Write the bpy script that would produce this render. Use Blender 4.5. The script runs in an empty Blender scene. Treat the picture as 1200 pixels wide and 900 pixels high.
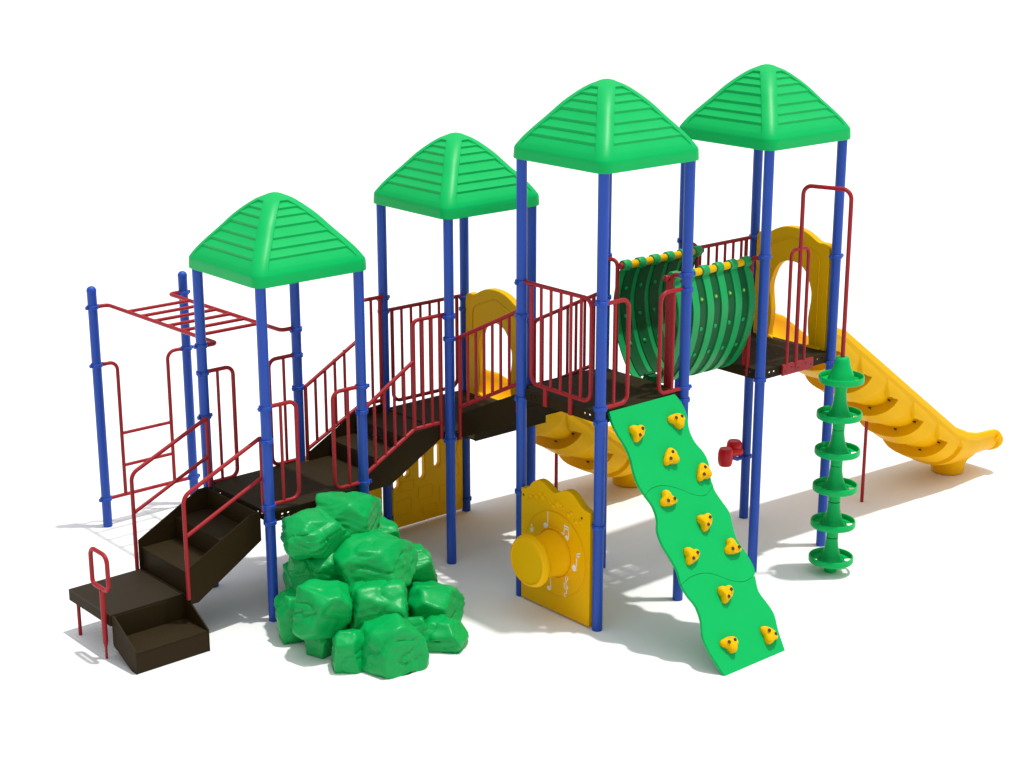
import bpy, bmesh, math, random
from mathutils import Vector, Matrix, noise
random.seed(7)
C = bpy.context.scene.collection
PI = math.pi
V = Vector

# ------------------------------------------------------------------ materials
def principled(name):
    m = bpy.data.materials.new(name); m.use_nodes = True
    nt = m.node_tree; b = nt.nodes['Principled BSDF']
    return m, nt, b

def plastic(name, col, rough, bump=0.0, bscale=60.0, var=0.06, spec=0.3, coat=0.0):
    """Coloured plastic or powder coat: slight tone variation, roughness variation, fine grain."""
    m, nt, b = principled(name)
    tc = nt.nodes.new('ShaderNodeTexCoord')
    n1 = nt.nodes.new('ShaderNodeTexNoise'); n1.inputs['Scale'].default_value = 3.0; n1.inputs['Detail'].default_value = 4
    nt.links.new(tc.outputs['Object'], n1.inputs['Vector'])
    mix = nt.nodes.new('ShaderNodeMix'); mix.data_type = 'RGBA'
    lo = [c * (1 - var) for c in col]; hi = [min(1, c * (1 + var)) for c in col]
    mix.inputs[6].default_value = (*lo, 1); mix.inputs[7].default_value = (*hi, 1)
    nt.links.new(n1.outputs['Fac'], mix.inputs[0])
    nt.links.new(mix.outputs[2], b.inputs['Base Color'])
    mr = nt.nodes.new('ShaderNodeMapRange'); mr.inputs['To Min'].default_value = rough - 0.05; mr.inputs['To Max'].default_value = rough + 0.07
    nt.links.new(n1.outputs['Fac'], mr.inputs['Value']); nt.links.new(mr.outputs['Result'], b.inputs['Roughness'])
    b.inputs['Specular IOR Level'].default_value = spec
    if coat: b.inputs['Coat Weight'].default_value = coat; b.inputs['Coat Roughness'].default_value = 0.15
    if bump:
        n2 = nt.nodes.new('ShaderNodeTexNoise'); n2.inputs['Scale'].default_value = bscale; n2.inputs['Detail'].default_value = 3
        nt.links.new(tc.outputs['Object'], n2.inputs['Vector'])
        bp = nt.nodes.new('ShaderNodeBump'); bp.inputs['Strength'].default_value = bump; bp.inputs['Distance'].default_value = 0.01
        nt.links.new(n2.outputs['Fac'], bp.inputs['Height']); nt.links.new(bp.outputs['Normal'], b.inputs['Normal'])
    return m

def perforated(name, col, rough, pitch=0.034, rad=0.19):
    """Vinyl coated sheet with rows of real see-through holes on its horizontal and vertical faces."""
    m = plastic(name, col, rough, 0.1, 120)
    nt = m.node_tree; b = nt.nodes['Principled BSDF']; out = nt.nodes['Material Output']
    geo = nt.nodes.new('ShaderNodeNewGeometry')
    tc = nt.nodes.new('ShaderNodeTexCoord')
    s1 = nt.nodes.new('ShaderNodeVectorMath'); s1.operation = 'SCALE'; s1.inputs['Scale'].default_value = 1 / pitch
    nt.links.new(tc.outputs['Object'], s1.inputs[0])
    fr = nt.nodes.new('ShaderNodeVectorMath'); fr.operation = 'FRACTION'; nt.links.new(s1.outputs[0], fr.inputs[0])
    sb = nt.nodes.new('ShaderNodeVectorMath'); sb.operation = 'SUBTRACT'; sb.inputs[1].default_value = (.5, .5, .5); nt.links.new(fr.outputs[0], sb.inputs[0])
    # flatten along the face normal: v * (1-|n|)
    ab = nt.nodes.new('ShaderNodeVectorMath'); ab.operation = 'ABSOLUTE'; nt.links.new(geo.outputs['True Normal'], ab.inputs[0])
    om = nt.nodes.new('ShaderNodeVectorMath'); om.operation = 'SUBTRACT'; om.inputs[0].default_value = (1, 1, 1); nt.links.new(ab.outputs[0], om.inputs[1])
    mu = nt.nodes.new('ShaderNodeVectorMath'); mu.operation = 'MULTIPLY'; nt.links.new(sb.outputs[0], mu.inputs[0]); nt.links.new(om.outputs[0], mu.inputs[1])
    ln = nt.nodes.new('ShaderNodeVectorMath'); ln.operation = 'LENGTH'; nt.links.new(mu.outputs[0], ln.inputs[0])
    lt = nt.nodes.new('ShaderNodeMath'); lt.operation = 'LESS_THAN'; lt.inputs[1].default_value = rad; nt.links.new(ln.outputs['Value'], lt.inputs[0])
    tr = nt.nodes.new('ShaderNodeBsdfTransparent'); mx = nt.nodes.new('ShaderNodeMixShader')
    nt.links.new(lt.outputs[0], mx.inputs[0]); nt.links.new(b.outputs[0], mx.inputs[1]); nt.links.new(tr.outputs[0], mx.inputs[2])
    nt.links.new(mx.outputs[0], out.inputs['Surface'])
    return m

GREEN = plastic('green_plastic', (0.0008, 0.46, 0.105), 0.36, 0.04, 90, 0.06, 0.16)
ROCKG = plastic('green_rock_plastic', (0.0005, 0.36, 0.075), 0.36, 0.16, 45, 0.06, 0.25)
BOARD = plastic('green_board', (0.0008, 0.44, 0.10), 0.55, 0.04, 140, 0.03, 0.15)
NETG = plastic('green_strap', (0.008, 0.36, 0.095), 0.42, 0.05, 120)
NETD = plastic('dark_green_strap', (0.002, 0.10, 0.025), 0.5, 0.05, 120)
BLUE = plastic('blue_powder_coat', (0.016, 0.072, 0.42), 0.36, 0.03, 200, 0.06, 0.28)
RED = plastic('red_powder_coat', (0.36, 0.014, 0.020), 0.4, 0.03, 200, 0.06, 0.25)
DRED = plastic('bright_red_plastic', (0.66, 0.010, 0.020), 0.3, 0.03, 200)
YEL = plastic('yellow_plastic', (0.86, 0.46, 0.0008), 0.42, 0.04, 90, 0.05, 0.09)
BROWN = plastic('brown_vinyl', (0.028, 0.0165, 0.0045), 0.55, 0.18, 160, 0.12, 0.1)
PERF = perforated('brown_perforated_vinyl', (0.027, 0.017, 0.006), 0.6)
DOT = plastic('brown_textured_vinyl', (0.028, 0.018, 0.0065), 0.6, 0.35, 180, 0.15, 0.12)
DARK = plastic('dark_bolt', (0.06, 0.035, 0.012), 0.4)
STEEL = plastic('steel_bolt', (0.5, 0.5, 0.5), 0.3)
WHITE = plastic('white_mark', (0.85, 0.85, 0.8), 0.5, 0, 1, 0.01)

# ------------------------------------------------------------------ objects
ORG = {}
def thing(name, label, cat, loc, group=None):
    o = bpy.data.objects.new(name, None); C.objects.link(o)
    o.location = loc; o['label'] = label; o['category'] = cat
    o.empty_display_size = 0.1
    if group: o['group'] = group
    ORG[o] = V(loc); return o

def obj(name, bm, mat, parent=None, angle=35, label=None, smooth=True, bevel=0.0):
    bmesh.ops.remove_doubles(bm, verts=bm.verts, dist=1e-5)
    bmesh.ops.recalc_face_normals(bm, faces=bm.faces)
    lo = V((min(v.co[i] for v in bm.verts) for i in range(3))); hi = V((max(v.co[i] for v in bm.verts) for i in range(3)))
    org = (lo + hi) / 2
    for v in bm.verts: v.co -= org
    me = bpy.data.meshes.new(name); bm.to_mesh(me); bm.free()
    me.materials.append(mat)
    if smooth:
        me.shade_smooth(); me.set_sharp_from_angle(angle=math.radians(angle))
    o = bpy.data.objects.new(name, me); C.objects.link(o)
    o.parent = parent; o.location = org - (ORG[parent] if parent else V((0, 0, 0)))
    ORG[o] = org
    if label: o['label'] = label
    if bevel:
        md = o.modifiers.new('edge', 'BEVEL'); md.width = bevel; md.segments = 2; md.limit_method = 'ANGLE'; md.angle_limit = math.radians(40)
    return o

# ------------------------------------------------------------------ shapes
def box(bm, a, b):
    x0, y0, z0 = a; x1, y1, z1 = b
    vs = [bm.verts.new(p) for p in ((x0,y0,z0),(x1,y0,z0),(x1,y1,z0),(x0,y1,z0),(x0,y0,z1),(x1,y0,z1),(x1,y1,z1),(x0,y1,z1))]
    for f in ((0,3,2,1),(4,5,6,7),(0,1,5,4),(1,2,6,5),(2,3,7,6),(3,0,4,7)): bm.faces.new([vs[i] for i in f])
    return bm

def fillet(pts, r, n=6):
    pts = [V(p) for p in pts]
    rs = r if isinstance(r, (list, tuple)) else [r] * len(pts)
    out = [pts[0]]
    for i in range(1, len(pts) - 1):
        a, p, b = pts[i-1], pts[i], pts[i+1]
        u = (a - p); w = (b - p); lu, lw = u.length, w.length; u.normalize(); w.normalize()
        ang = u.angle(w)
        if rs[i] <= 0 or ang > PI - 0.02: out.append(p); continue
        t = min(rs[i] / math.tan(ang / 2), lu * 0.49, lw * 0.49); rr = t * math.tan(ang / 2)
        cc = p + (u + w).normalized() * (rr / math.sin(ang / 2))
        s = p + u * t - cc; e = p + w * t - cc
        for k in range(n + 1):
            f = k / n; tot = s.angle(e)
            q = (s * math.sin((1 - f) * tot) + e * math.sin(f * tot)) / math.sin(tot)
            out.append(cc + q)
    out.append(pts[-1]); return out

def tube(bm, pts, r, bend=0.0, seg=12, closed=False, bn=6):
    pts = fillet(pts, bend, bn) if bend else [V(p) for p in pts]
    n = len(pts); rings = []; nrm = None
    for i, p in enumerate(pts):
        if closed: d = (pts[(i+1) % n] - pts[i-1]).normalized()
        elif i == 0: d = (pts[1] - p).normalized()
        elif i == n - 1: d = (p - pts[-2]).normalized()
        else: d = ((pts[i+1] - p).normalized() + (p - pts[i-1]).normalized()).normalized()
        if nrm is None:
            nrm = d.orthogonal().normalized()
        nrm = (nrm - d * nrm.dot(d)).normalized(); bi = d.cross(nrm)
        rings.append([bm.verts.new(p + (nrm * math.cos(2*PI*k/seg) + bi * math.sin(2*PI*k/seg)) * r) for k in range(seg)])
    m = n if closed else n - 1
    for i in range(m):
        a, b = rings[i], rings[(i+1) % n]
        for k in range(seg): bm.faces.new((a[k], a[(k+1) % seg], b[(k+1) % seg], b[k]))
    if not closed:
        bm.faces.new(rings[0][::-1]); bm.faces.new(rings[-1])
    return bm

def lathe(bm, prof, org=(0,0,0), axis='z', seg=32, cap=True):
    """prof: list of (radius, height); closes ends that are open."""
    o = V(org); rings = []
    def P(r, h, a):
        c, s = r * math.cos(a), r * math.sin(a)
        return o + (V((c, s, h)) if axis == 'z' else V((-h, c, s)) if axis == '-x' else V((c, h, s)) if axis == 'y' else V((h, c, s)))
    for r, h in prof:
        if r < 1e-6: rings.append([bm.verts.new(P(0, h, 0))])
        else: rings.append([bm.verts.new(P(r, h, 2*PI*k/seg)) for k in range(seg)])
    for a, b in zip(rings, rings[1:]):
        for k in range(seg):
            k2 = (k+1) % seg
            if len(a) == 1 and len(b) == 1: continue
            if len(a) == 1: bm.faces.new((a[0], b[k2], b[k]))
            elif len(b) == 1: bm.faces.new((a[k], a[k2], b[0]))
            else: bm.faces.new((a[k], a[k2], b[k2], b[k]))
    if cap and len(rings[0]) > 1: bm.faces.new(rings[0][::-1])
    if cap and len(rings[-1]) > 1: bm.faces.new(rings[-1])
    return bm

def plate(bm, outer, holes, to3, thick):
    """flat sheet from a 2-D outline with holes; to3(u, v, w) maps to space, w = 0..thick."""
    front = []; back = []
    for w, store in ((0.0, front), (thick, back)):
        edges = []
        for lp in [outer] + holes:
            vs = [bm.verts.new(to3(u, v, w)) for u, v in lp]
            store.append(vs)
            for i in range(len(vs)): edges.append(bm.edges.new((vs[i], vs[(i+1) % len(vs)])))
        bmesh.ops.triangle_fill(bm, use_beauty=True, use_dissolve=False, edges=edges)
    for a, b in zip(front, back):
        n = len(a)
        for i in range(n): bm.faces.new((a[i], a[(i+1) % n], b[(i+1) % n], b[i]))
    return bm

def prism(bm, pts, to3, thick): return plate(bm, pts, [], to3, thick)

def smooth2(pts, n=6, closed=True):
    out = []; L = len(pts)
    rng = range(L) if closed else range(L - 1)
    for i in rng:
        p0, p1, p2, p3 = [V(pts[j % L]) if closed else V(pts[min(max(j, 0), L-1)]) for j in (i-1, i, i+1, i+2)]
        for k in range(n):
            t = k / n
            q = 0.5 * ((2*p1) + (p2-p0)*t + (2*p0-5*p1+4*p2-p3)*t*t + (3*p1-p0-3*p2+p3)*t**3)
            out.append(tuple(q))
    if not closed: out.append(tuple(pts[-1]))
    return out

def interp(xs, ys, x):
    # smooth (Catmull) interpolation over knots
    for i in range(len(xs) - 1):
        if xs[i] <= x <= xs[i+1]:
            t = (x - xs[i]) / (xs[i+1] - xs[i])
            def slope(j):
                if j == 0: return (ys[1]-ys[0])/(xs[1]-xs[0])
                if j == len(xs)-1: return (ys[-1]-ys[-2])/(xs[-1]-xs[-2])
                return (ys[j+1]-ys[j-1])/(xs[j+1]-xs[j-1])
            h = xs[i+1]-xs[i]; m0 = slope(i)*h; m1 = slope(i+1)*h
            return (2*t**3-3*t*t+1)*ys[i] + (t**3-2*t*t+t)*m0 + (-2*t**3+3*t*t)*ys[i+1] + (t**3-t*t)*m1
    return ys[-1] if x > xs[-1] else ys[0]

R1, R2, PR = 0.0185, 0.0145, 0.046

# ------------------------------------------------------------------ posts and clamps
def clamp_bm(x, y, z, a=0.0, h=0.036):
    """two-piece collar with a pair of bolted lugs, turned by angle a."""
    bm = bmesh.new(); r = PR
    lathe(bm, [(r-0.004,-h/2),(r+0.009,-h/2),(r+0.0125,-h/2+0.004),(r+0.0125,h/2-0.004),(r+0.009,h/2),(r-0.004,h/2)], (0,0,0), 'z', 24, False)
    for s in (-1, 1):
        box(bm, (s*(r+0.016)-0.014, -0.011, -h/2+0.002), (s*(r+0.016)+0.014, 0.011, h/2-0.002))
        lathe(bm, [(0.0,-0.020),(0.008,-0.018),(0.008,0.018),(0.0,0.020)], (s*(r+0.022),0,0), 'y', 10)
    bmesh.ops.rotate(bm, verts=bm.verts, cent=(0,0,0), matrix=Matrix.Rotation(a, 3, 'Z'))
    bmesh.ops.translate(bm, verts=bm.verts, vec=(x, y, z)); return bm

def post(parent, x, y, top, clamps, dome=False):
    bm = bmesh.new(); r = PR
    prof = [(r,0.0),(r,top-0.03)]
    if dome: prof += [(r+0.002,top-0.03),(r+0.002,top-0.012),(r*0.86,top+0.008),(r*0.5,top+0.022),(0,top+0.027)]
    else: prof += [(r,top)]
    lathe(bm, prof, (x,y,0), 'z', 24)
    p = obj('post', bm, BLUE, parent)
    for c in clamps:
        z, a = c if isinstance(c, tuple) else (c, 0.0)
        obj('clamp', clamp_bm(x, y, z, a), BLUE, p)
    return p

# ------------------------------------------------------------------ roof
RS = [0.0, .06, .13, .27, .49, .66, .82, .93, 1.0]
RZ = [.664, .662, .649, .606, .488, .367, .256, .172, .105]
def roof_bm(cx, cy, z0):
    E = 0.572; BW = 0.066; CR = 0.10
    slats = [.25, .355, .455, .56, .67, .775, .87, .965]
    levels = [(0.012,0),(0.05,0),(0.1,0),(0.16,0),(0.21,0),(slats[0]-0.004,0)]
    for a, b in zip(slats, slats[1:]):
        levels.append((a+0.001, -0.0145)); levels.append(((a+b)/2, -0.009)); levels.append((b-0.006, -0.001))
    levels[-1] = (slats[-1]-0.004, -0.006)
    levels += [(slats[-1], 0.0), (1.0, 0.0)]
    bm = bmesh.new(); rings = []
    NT = 6; NC = 7
    def ring(d, z, rec, cr):
        cr = min(cr, d*0.96); pts = []
        for q in range(4):
            ca, sa = [(1,0),(0,1),(-1,0),(0,-1)][q]
            loc = []
            # face toward local -y running from left corner to right corner; then the corner arc
            lim = max(d - BW - cr*0.35, 0.0)
            us = [-lim, -lim+1e-4*0] 
            edge = max(d - cr, 0.0)
            lim = min(lim, edge)
            g = min(0.004, lim*0.2)
            prof = [(-edge,0),(-lim,0),(-lim+g,rec)] + [(-lim+g + (2*lim-2*g)*k/NT, rec) for k in range(1,NT)] + [(lim-g,rec),(lim,0),(edge,0)]
            for u, rc in prof: loc.append((u, -(d + rc*0.45), z + rc*1.1))
            for k in range(1, NC):
                a = -PI/2 + (PI/2)*k/NC
                loc.append((edge + cr*math.cos(a), -(edge) + cr*math.sin(a), z))
            for x, y, zz in loc: pts.append(V((cx + x*ca - y*sa, cy + x*sa + y*ca, zz)))
        return [bm.verts.new(p) for p in pts]
    for s, rec in levels:
        rings.append(ring(E*s, z0 + interp(RS, RZ, s), rec, CR))
    rings.append(ring(E+0.004, z0+0.092, 0, CR)); rings.append(ring(E+0.006, z0+0.06, 0, CR)); rings.append(ring(E+0.008, z0+0.006, 0, CR))
    rings.append(ring(E+0.004, z0, 0, CR)); rings.append(ring(E-0.022, z0, 0, CR)); rings.append(ring(E-0.03, z0+0.10, 0, CR*.8))
    rings.append(ring(E*0.66, z0+0.33, 0, CR*.7)); rings.append(ring(E*0.1, z0+0.58, 0, CR))
    n = len(rings[0])
    for a, b in zip(rings, rings[1:]):
        for k in range(n): bm.faces.new((a[k], a[(k+1)%n], b[(k+1)%n], b[k]))
    for rg, p in ((rings[0], V((cx,cy,z0+0.6645))), (rings[-1], V((cx,cy,z0+0.6)))):
        c = bm.verts.new(p)
        for k in range(n): bm.faces.new((rg[k], rg[(k+1)%n], c))
    return bm

# ------------------------------------------------------------------ deck
def slot(u, v, w=0.026, h=0.016):
    r = h/2; return [(u + s*(w/2-r) + r*math.cos(a), v + r*math.sin(a)) for s, a0 in ((1,-PI/2),(-1,PI/2)) for a in [a0 + PI*k/5 for k in range(6)]]
def rnd(u, v, r=0.006, n=8): return [(u + r*math.cos(2*PI*k/n), v + r*math.sin(2*PI*k/n)) for k in range(n)]

def deck(parent, x, y, top, h=0.095):
    bm = bmesh.new(); k = 0.055
    pl = [(x+k,y),(x+1-k,y),(x+1-k,y+k),(x+1,y+k),(x+1,y+1-k),(x+1-k,y+1-k),(x+1-k,y+1),(x+k,y+1),(x+k,y+1-k),(x,y+1-k),(x,y+k),(x+k,y+k)]
    prism(bm, pl, lambda u,v,w: V((u,v,top-w)), 0.012)
    d = obj('deck', bm, DOT, parent, smooth=False)
    holes = []
    for u in (0.13, 0.19, 0.87, 0.81): holes.append(slot(u, -0.040))
    for u in (0.12, 0.135, 0.2, 0.8, 0.865, 0.88): holes.append(rnd(u, -0.07, 0.005))
    out = [(k,-0.0122),(1-k,-0.0122),(1-k,-h),(k,-h)]
    for f in (lambda u,v,w: V((x+u, y+w, top+v)), lambda u,v,w: V((x+u, y+1-w, top+v)), lambda u,v,w: V((x+w, y+u, top+v)), lambda u,v,w: V((x+1-w, y+u, top+v))):
        b = bmesh.new(); plate(b, out, holes, f, 0.008); obj('skirt', b, BROWN, d, smooth=False)
    for (sx, sy) in ((0,0),(1,0),(0,1),(1,1)):
        b = bmesh.new(); box(b, (x+0.02+sx*0.9, y+0.02+sy*0.9, top-h+0.012), (x+0.08+sx*0.9, y+0.08+sy*0.9, top-0.0125)); obj('corner_bracket', b, BROWN, d)
    return d

# ------------------------------------------------------------------ red tube work
def hand_loop(parent, x, y, sx, top, bot, w=0.31):
    """narrow hand-hold loop standing out from a post along X, with one inner bar."""
    bm = bmesh.new()
    tube(bm, [(x+sx*0.05,y,top),(x+sx*w,y,top),(x+sx*w,y,bot),(x+sx*0.05,y,bot)], R1, 0.075)
    o = obj('hand_loop', bm, RED, parent)
    for f in (0.44, 0.7):
        if f > .5: continue
        b = bmesh.new(); tube(b, [(x+sx*w*f*1.1,y,top),(x+sx*w*f*1.1,y,bot)], R2); obj('bar', b, RED, o)
    return o

def bars(parent, tops, bots):
    for a, b in zip(tops, bots):
        bm = bmesh.new(); tube(bm, [a, b], R2, seg=10); obj('bar', bm, RED, parent)

def lerp(a, b, t): return V(a)*(1-t) + V(b)*t

# ================================================================== towers
TOW = {'A': (-2,2,1.0,2.995), 'B': (0,2,1.30,3.315), 'C': (0,0,1.96,3.982), 'D': (2,0,1.955,3.962)}
LAB = {'A': 'shortest play tower with green roof, beside the stairs and behind the rock climber',
       'B': 'second lowest green roofed play tower, with a deck behind the brown step stairs',
       'C': 'tall nearest green roofed play tower with the climbing board leaning on its deck',
       'D': 'farthest right green roofed play tower, behind the spiral disc climber'}
T = {}
CL = {'A': {(0,0): [1.947,1.651,1.064,.915], (1,0): [1.94,1.712,1.047,.909], (0,1): [2.287,2.036,1.632,.912], (1,1): [2.262,2.018,1.706,.91]},
      'B': {(0,0): [2.411,2.2,1.232], (0,1): [2.4,2.267,1.232,.16], (1,1): [2.25,2.13,1.232,.13], (1,0): [2.2,1.232]},
      'C': {(0,0): [2.912,2.003,1.884,.95], (0,1): [2.912,2.617,1.869,1.0], (1,0): [3.003,2.868,1.993,1.884], (1,1): [2.617,3.0,1.884]},
      'D': {(0,0): [3.012,1.87], (1,0): [2.873,1.854], (0,1): [3.0,2.88,1.87], (1,1): [2.9,2.6,1.86,.66]}}
for k, (x, y, dz, rz) in TOW.items():
    t = thing('play_tower', LAB[k], 'play tower', (x+.5, y+.5, 0), 'green roofed play towers'); T[k] = t
    for (i, j), cl in CL[k].items():
        ang = {(0,0): 0.15, (1,0): -0.2, (0,1): 0.1, (1,1): 0.3}[(i,j)]
        post(t, x+i, y+j, rz+0.12, [(z, ang + (0.5 if q % 2 else 0)) for q, z in enumerate(cl)])
    obj('roof', roof_bm(x+.5, y+.5, rz), GREEN, t, angle=28)
    deck(t, x, y, dz)

# tower A hand loops
hand_loop(T['A'], -2, 2, 1, 1.95, 1.07); hand_loop(T['A'], -1, 2, -1, 1.945, 1.05)
hand_loop(T['A'], -2, 3, 1, 2.04, 1.0); hand_loop(T['A'], -1, 3, -1, 2.025, 1.01)
# tower C hand loops, barrier
hand_loop(T['C'], 0, 0, 1, 2.895, 2.0); hand_loop(T['C'], 1, 0, -1, 2.88, 1.99)
bm = bmesh.new()
tube(bm, [(0,.95,2.918),(0,.12,2.918),(0,.12,2.03),(0,.87,2.03),(0,.87,2.90)], R1, 0.085)
g = obj('guard_rail', bm, RED, T['C'])
bars(g, [(0,.87-.125*k,2.918) for k in range(1,6)], [(0,.87-.125*k,2.03) for k in range(1,6)])
for yy in (.675,.357):
    b = bmesh.new(); box(b, (-.018,yy-.022,1.865), (-.004,yy+.022,2.03)); obj('foot_bracket', b, RED, g)
# tower B back barrier, tower D back barrier
bm = bmesh.new()
tube(bm, [(.95,3,2.27),(.06,3,2.27)], R1); tube(bm, [(.10,3,2.27),(.10,3,1.35),(.90,3,1.35),(.90,3,2.25)], R1, 0.085)
g = obj('guard_rail', bm, RED, T['B'])
bars(g, [(.1+.115*k,3,2.27) for k in range(1,7)], [(.1+.115*k,3,1.35) for k in range(1,7)])
bm = bmesh.new()
tube(bm, [(2.06,1,2.90),(2.95,1,2.90)], R1); tube(bm, [(2.12,1,2.90),(2.12,1,2.06),(2.88,1,2.06),(2.88,1,2.90)], R1, .08)
g = obj('guard_rail', bm, RED, T['D'])
bars(g, [(2.12+.115*k,1,2.90) for k in range(1,7)], [(2.12+.115*k,1,2.06) for k in range(1,7)])

# ================================================================== transfer platform and entry stairs
t = thing('transfer_platform', 'low brown perforated transfer platform with one step, at the foot of the entry stairs', 'platform', (-3.1,2.5,0))
bm = bmesh.new(); box(bm, (-3.46,2.2,.388), (-2.752,2.93,.4)); obj('platform_top', bm, PERF, t, smooth=False)
for a, b in (((-3.46,2.2,.30),(-2.752,2.21,.3878)), ((-3.46,2.92,.30),(-2.752,2.93,.3878)), ((-3.46,2.2103,.30),(-3.45,2.9197,.3878)), ((-2.762,2.2103,.30),(-2.752,2.9197,.3878))):
    bm = bmesh.new(); box(bm, a, b); obj('skirt', bm, BROWN, t, smooth=False)
for xx in (-3.45,-2.77):
    bm = bmesh.new(); prism(bm, [(1.82,0),(1.90,0),(2.197,.13),(2.197,.398),(2.16,.398),(1.82,.2)], lambda u,v,w,xx=xx: V((xx+w,u,v)), .012)
    s = obj('step_cheek', bm, BROWN, t, smooth=False)
bm = bmesh.new(); box(bm, (-3.4375,1.826,.172), (-2.7705,2.185,.184)); obj('tread', bm, DOT, s, smooth=False)
bm = bmesh.new(); box(bm, (-3.4375,1.822,.004), (-2.7705,1.834,.1715)); obj('riser', bm, BROWN, s, smooth=False)
bm = bmesh.new(); box(bm, (-3.4375,2.1855,.15), (-2.7705,2.1965,.385)); obj('riser', bm, BROWN, s, smooth=False)
bm = bmesh.new(); tube(bm, [(-3.43,2.83,0),(-3.43,2.83,.385)], .016); obj('leg', bm, RED, t)
bm = bmesh.new(); tube(bm, [(-2.79,2.86,0),(-2.79,2.86,.385)], .016); obj('leg', bm, RED, t)
bm = bmesh.new(); lathe(bm, [(.011,0),(.011,.1),(.023,.16),(.023,.615)], (-3.485,2.262,0), 'z', 16); lp = obj('grab_loop', bm, RED, t)
bm = bmesh.new(); tube(bm, fillet([(-3.485,2.33,.63),(-3.485,2.14,.63),(-3.485,2.14,.95),(-3.485,2.42,.95),(-3.485,2.42,.63),(-3.485,2.33,.63)], .07)[:-1], .019, closed=True); obj('loop', bm, RED, lp)

t = thing('entry_stairs', 'brown entry stairs with red handrails, rising from the low platform to the shortest tower', 'stairs', (-2.4,2.5,.4))
for yy in (2.068, 2.918):
    bm = bmesh.new(); prism(bm, [(-2.775,.345),(-2.70,.345),(-2.052,.74),(-2.052,1.0),(-2.15,1.0),(-2.775,.672)], lambda u,v,w,yy=yy: V((u,yy+w,v)), .012); obj('stringer', bm, BROWN, t, smooth=False)
for xx, z in ((-2.748,.6),(-2.40,.8)):
    bm = bmesh.new(); box(bm, (xx,2.081,z-.012), (xx+.352,2.917,z)); obj('tread', bm, DOT, t, smooth=False)
for xx, z in ((-2.7475,.4),(-2.40,.6),(-2.062,.8)):
    bm = bmesh.new(); box(bm, (xx,2.0815,z-.03), (xx+.01,2.9165,z+.187)); obj('riser', bm, BROWN, t, smooth=False)
for yy in (2.062, 2.938):
    dz = 0 if yy < 2.5 else -.035
    bm = bmesh.new()
    tube(bm, [(-2.795,yy,.40),(-2.795,yy,1.32+dz),(-2.02,yy,1.672+dz),(-2.02,yy,.99)], R1, [0,.10,.012,0])
    h = obj('handrail', bm, RED, t)
    b = bmesh.new(); tube(b, [(-2.795,yy,.962+dz),(-2.02,yy,1.315+dz)], R1*.9); obj('mid_rail', b, RED, h)

# ================================================================== stairs A -> B
t = thing('bridge_stairs', 'short brown stair with red barred railings between the shortest and second lowest towers', 'stairs', (-.5,2.5,1.0))
for yy in (2.05, 2.938):
    bm = bmesh.new(); prism(bm, [(-.945,.925),(-.66,.925),(-.07,1.245),(-.055,1.245),(-.055,1.375),(-.40,1.36),(-.92,1.085),(-.945,1.085)], lambda u,v,w,yy=yy: V((u,yy+w,v)), .012); obj('stringer', bm, BROWN, t, smooth=False)
for x0, x1, z in ((-1.003,-.70,.992),(-.70,-.39,1.15),(-.39,.003,1.291)):
    bm = bmesh.new(); box(bm, (x0,2.063,z-.012), (x1+.003,2.937,z)); obj('tread', bm, DOT, t, smooth=False)
for xx, z in ((-.70,1.0),(-.39,1.15)):
    bm = bmesh.new(); box(bm, (xx-.004,2.064,z-.03), (xx+.004,2.936,z+.1375)); obj('riser', bm, PERF, t, smooth=False)
for yy in (2.04, 2.96):
    near = yy < 2.5; xk = -.385 if near else -.335
    bm = bmesh.new()
    tube(bm, [(-.95,yy,1.71),(xk,yy,2.05),(xk,yy,1.40)], R1, .01)
    tube(bm, [(-.945,yy,1.715),(-.945,yy,1.0)], R1)
    tube(bm, [(-.945,yy,1.10),(xk,yy,1.405),(-.065,yy,1.405)], R1)
    tube(bm, [(xk,yy,2.0),(xk,yy,2.425),(-.03,yy,2.425)], R1, .05)
    tube(bm, [(-.072,yy,2.425),(-.072,yy,1.25)], R1)
    g = obj('railing', bm, RED, t)
    tp = []; bt = []
    for k in range(1, 5):
        q = k/5; tp.append((-.945+.56*q, yy, 1.715+.335*q)); bt.append((-.945+.56*q, yy, 1.10+.305*q))
    for k in range(1, 3):
        tp.append((-.385+.105*k, yy, 2.425)); bt.append((-.385+.105*k, yy, 1.405))
    bars(g, tp, bt)

# ================================================================== step bridge B -> C
t = thing('step_bridge', 'dark brown step bridge rising from the second lowest tower to the tall nearest tower', 'bridge', (.5,1.5,1.3))
for xx in (.05, .938):
    bm = bmesh.new(); prism(bm, [(1.945,1.245),(1.945,1.50),(1.88,1.51),(1.10,1.875),(1.055,1.875),(1.055,1.62)], lambda u,v,w,xx=xx: V((xx+w,u,v)), .012); obj('stringer', bm, BROWN, t, smooth=False)
for y0, y1, z in ((2.003,1.72,1.289),(1.72,1.40,1.52),(1.40,1.055,1.74)):
    bm = bmesh.new(); box(bm, (.063,y1-.003,z-.012), (.937,y0,z)); obj('tread', bm, DOT, t, smooth=False)
for yy, z in ((1.72,1.30),(1.40,1.52),(1.06,1.74)):
    bm = bmesh.new(); box(bm, (.064,yy-.004,z-.03), (.936,yy+.004,z+.207)); obj('riser', bm, BROWN, t, smooth=False)
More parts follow.
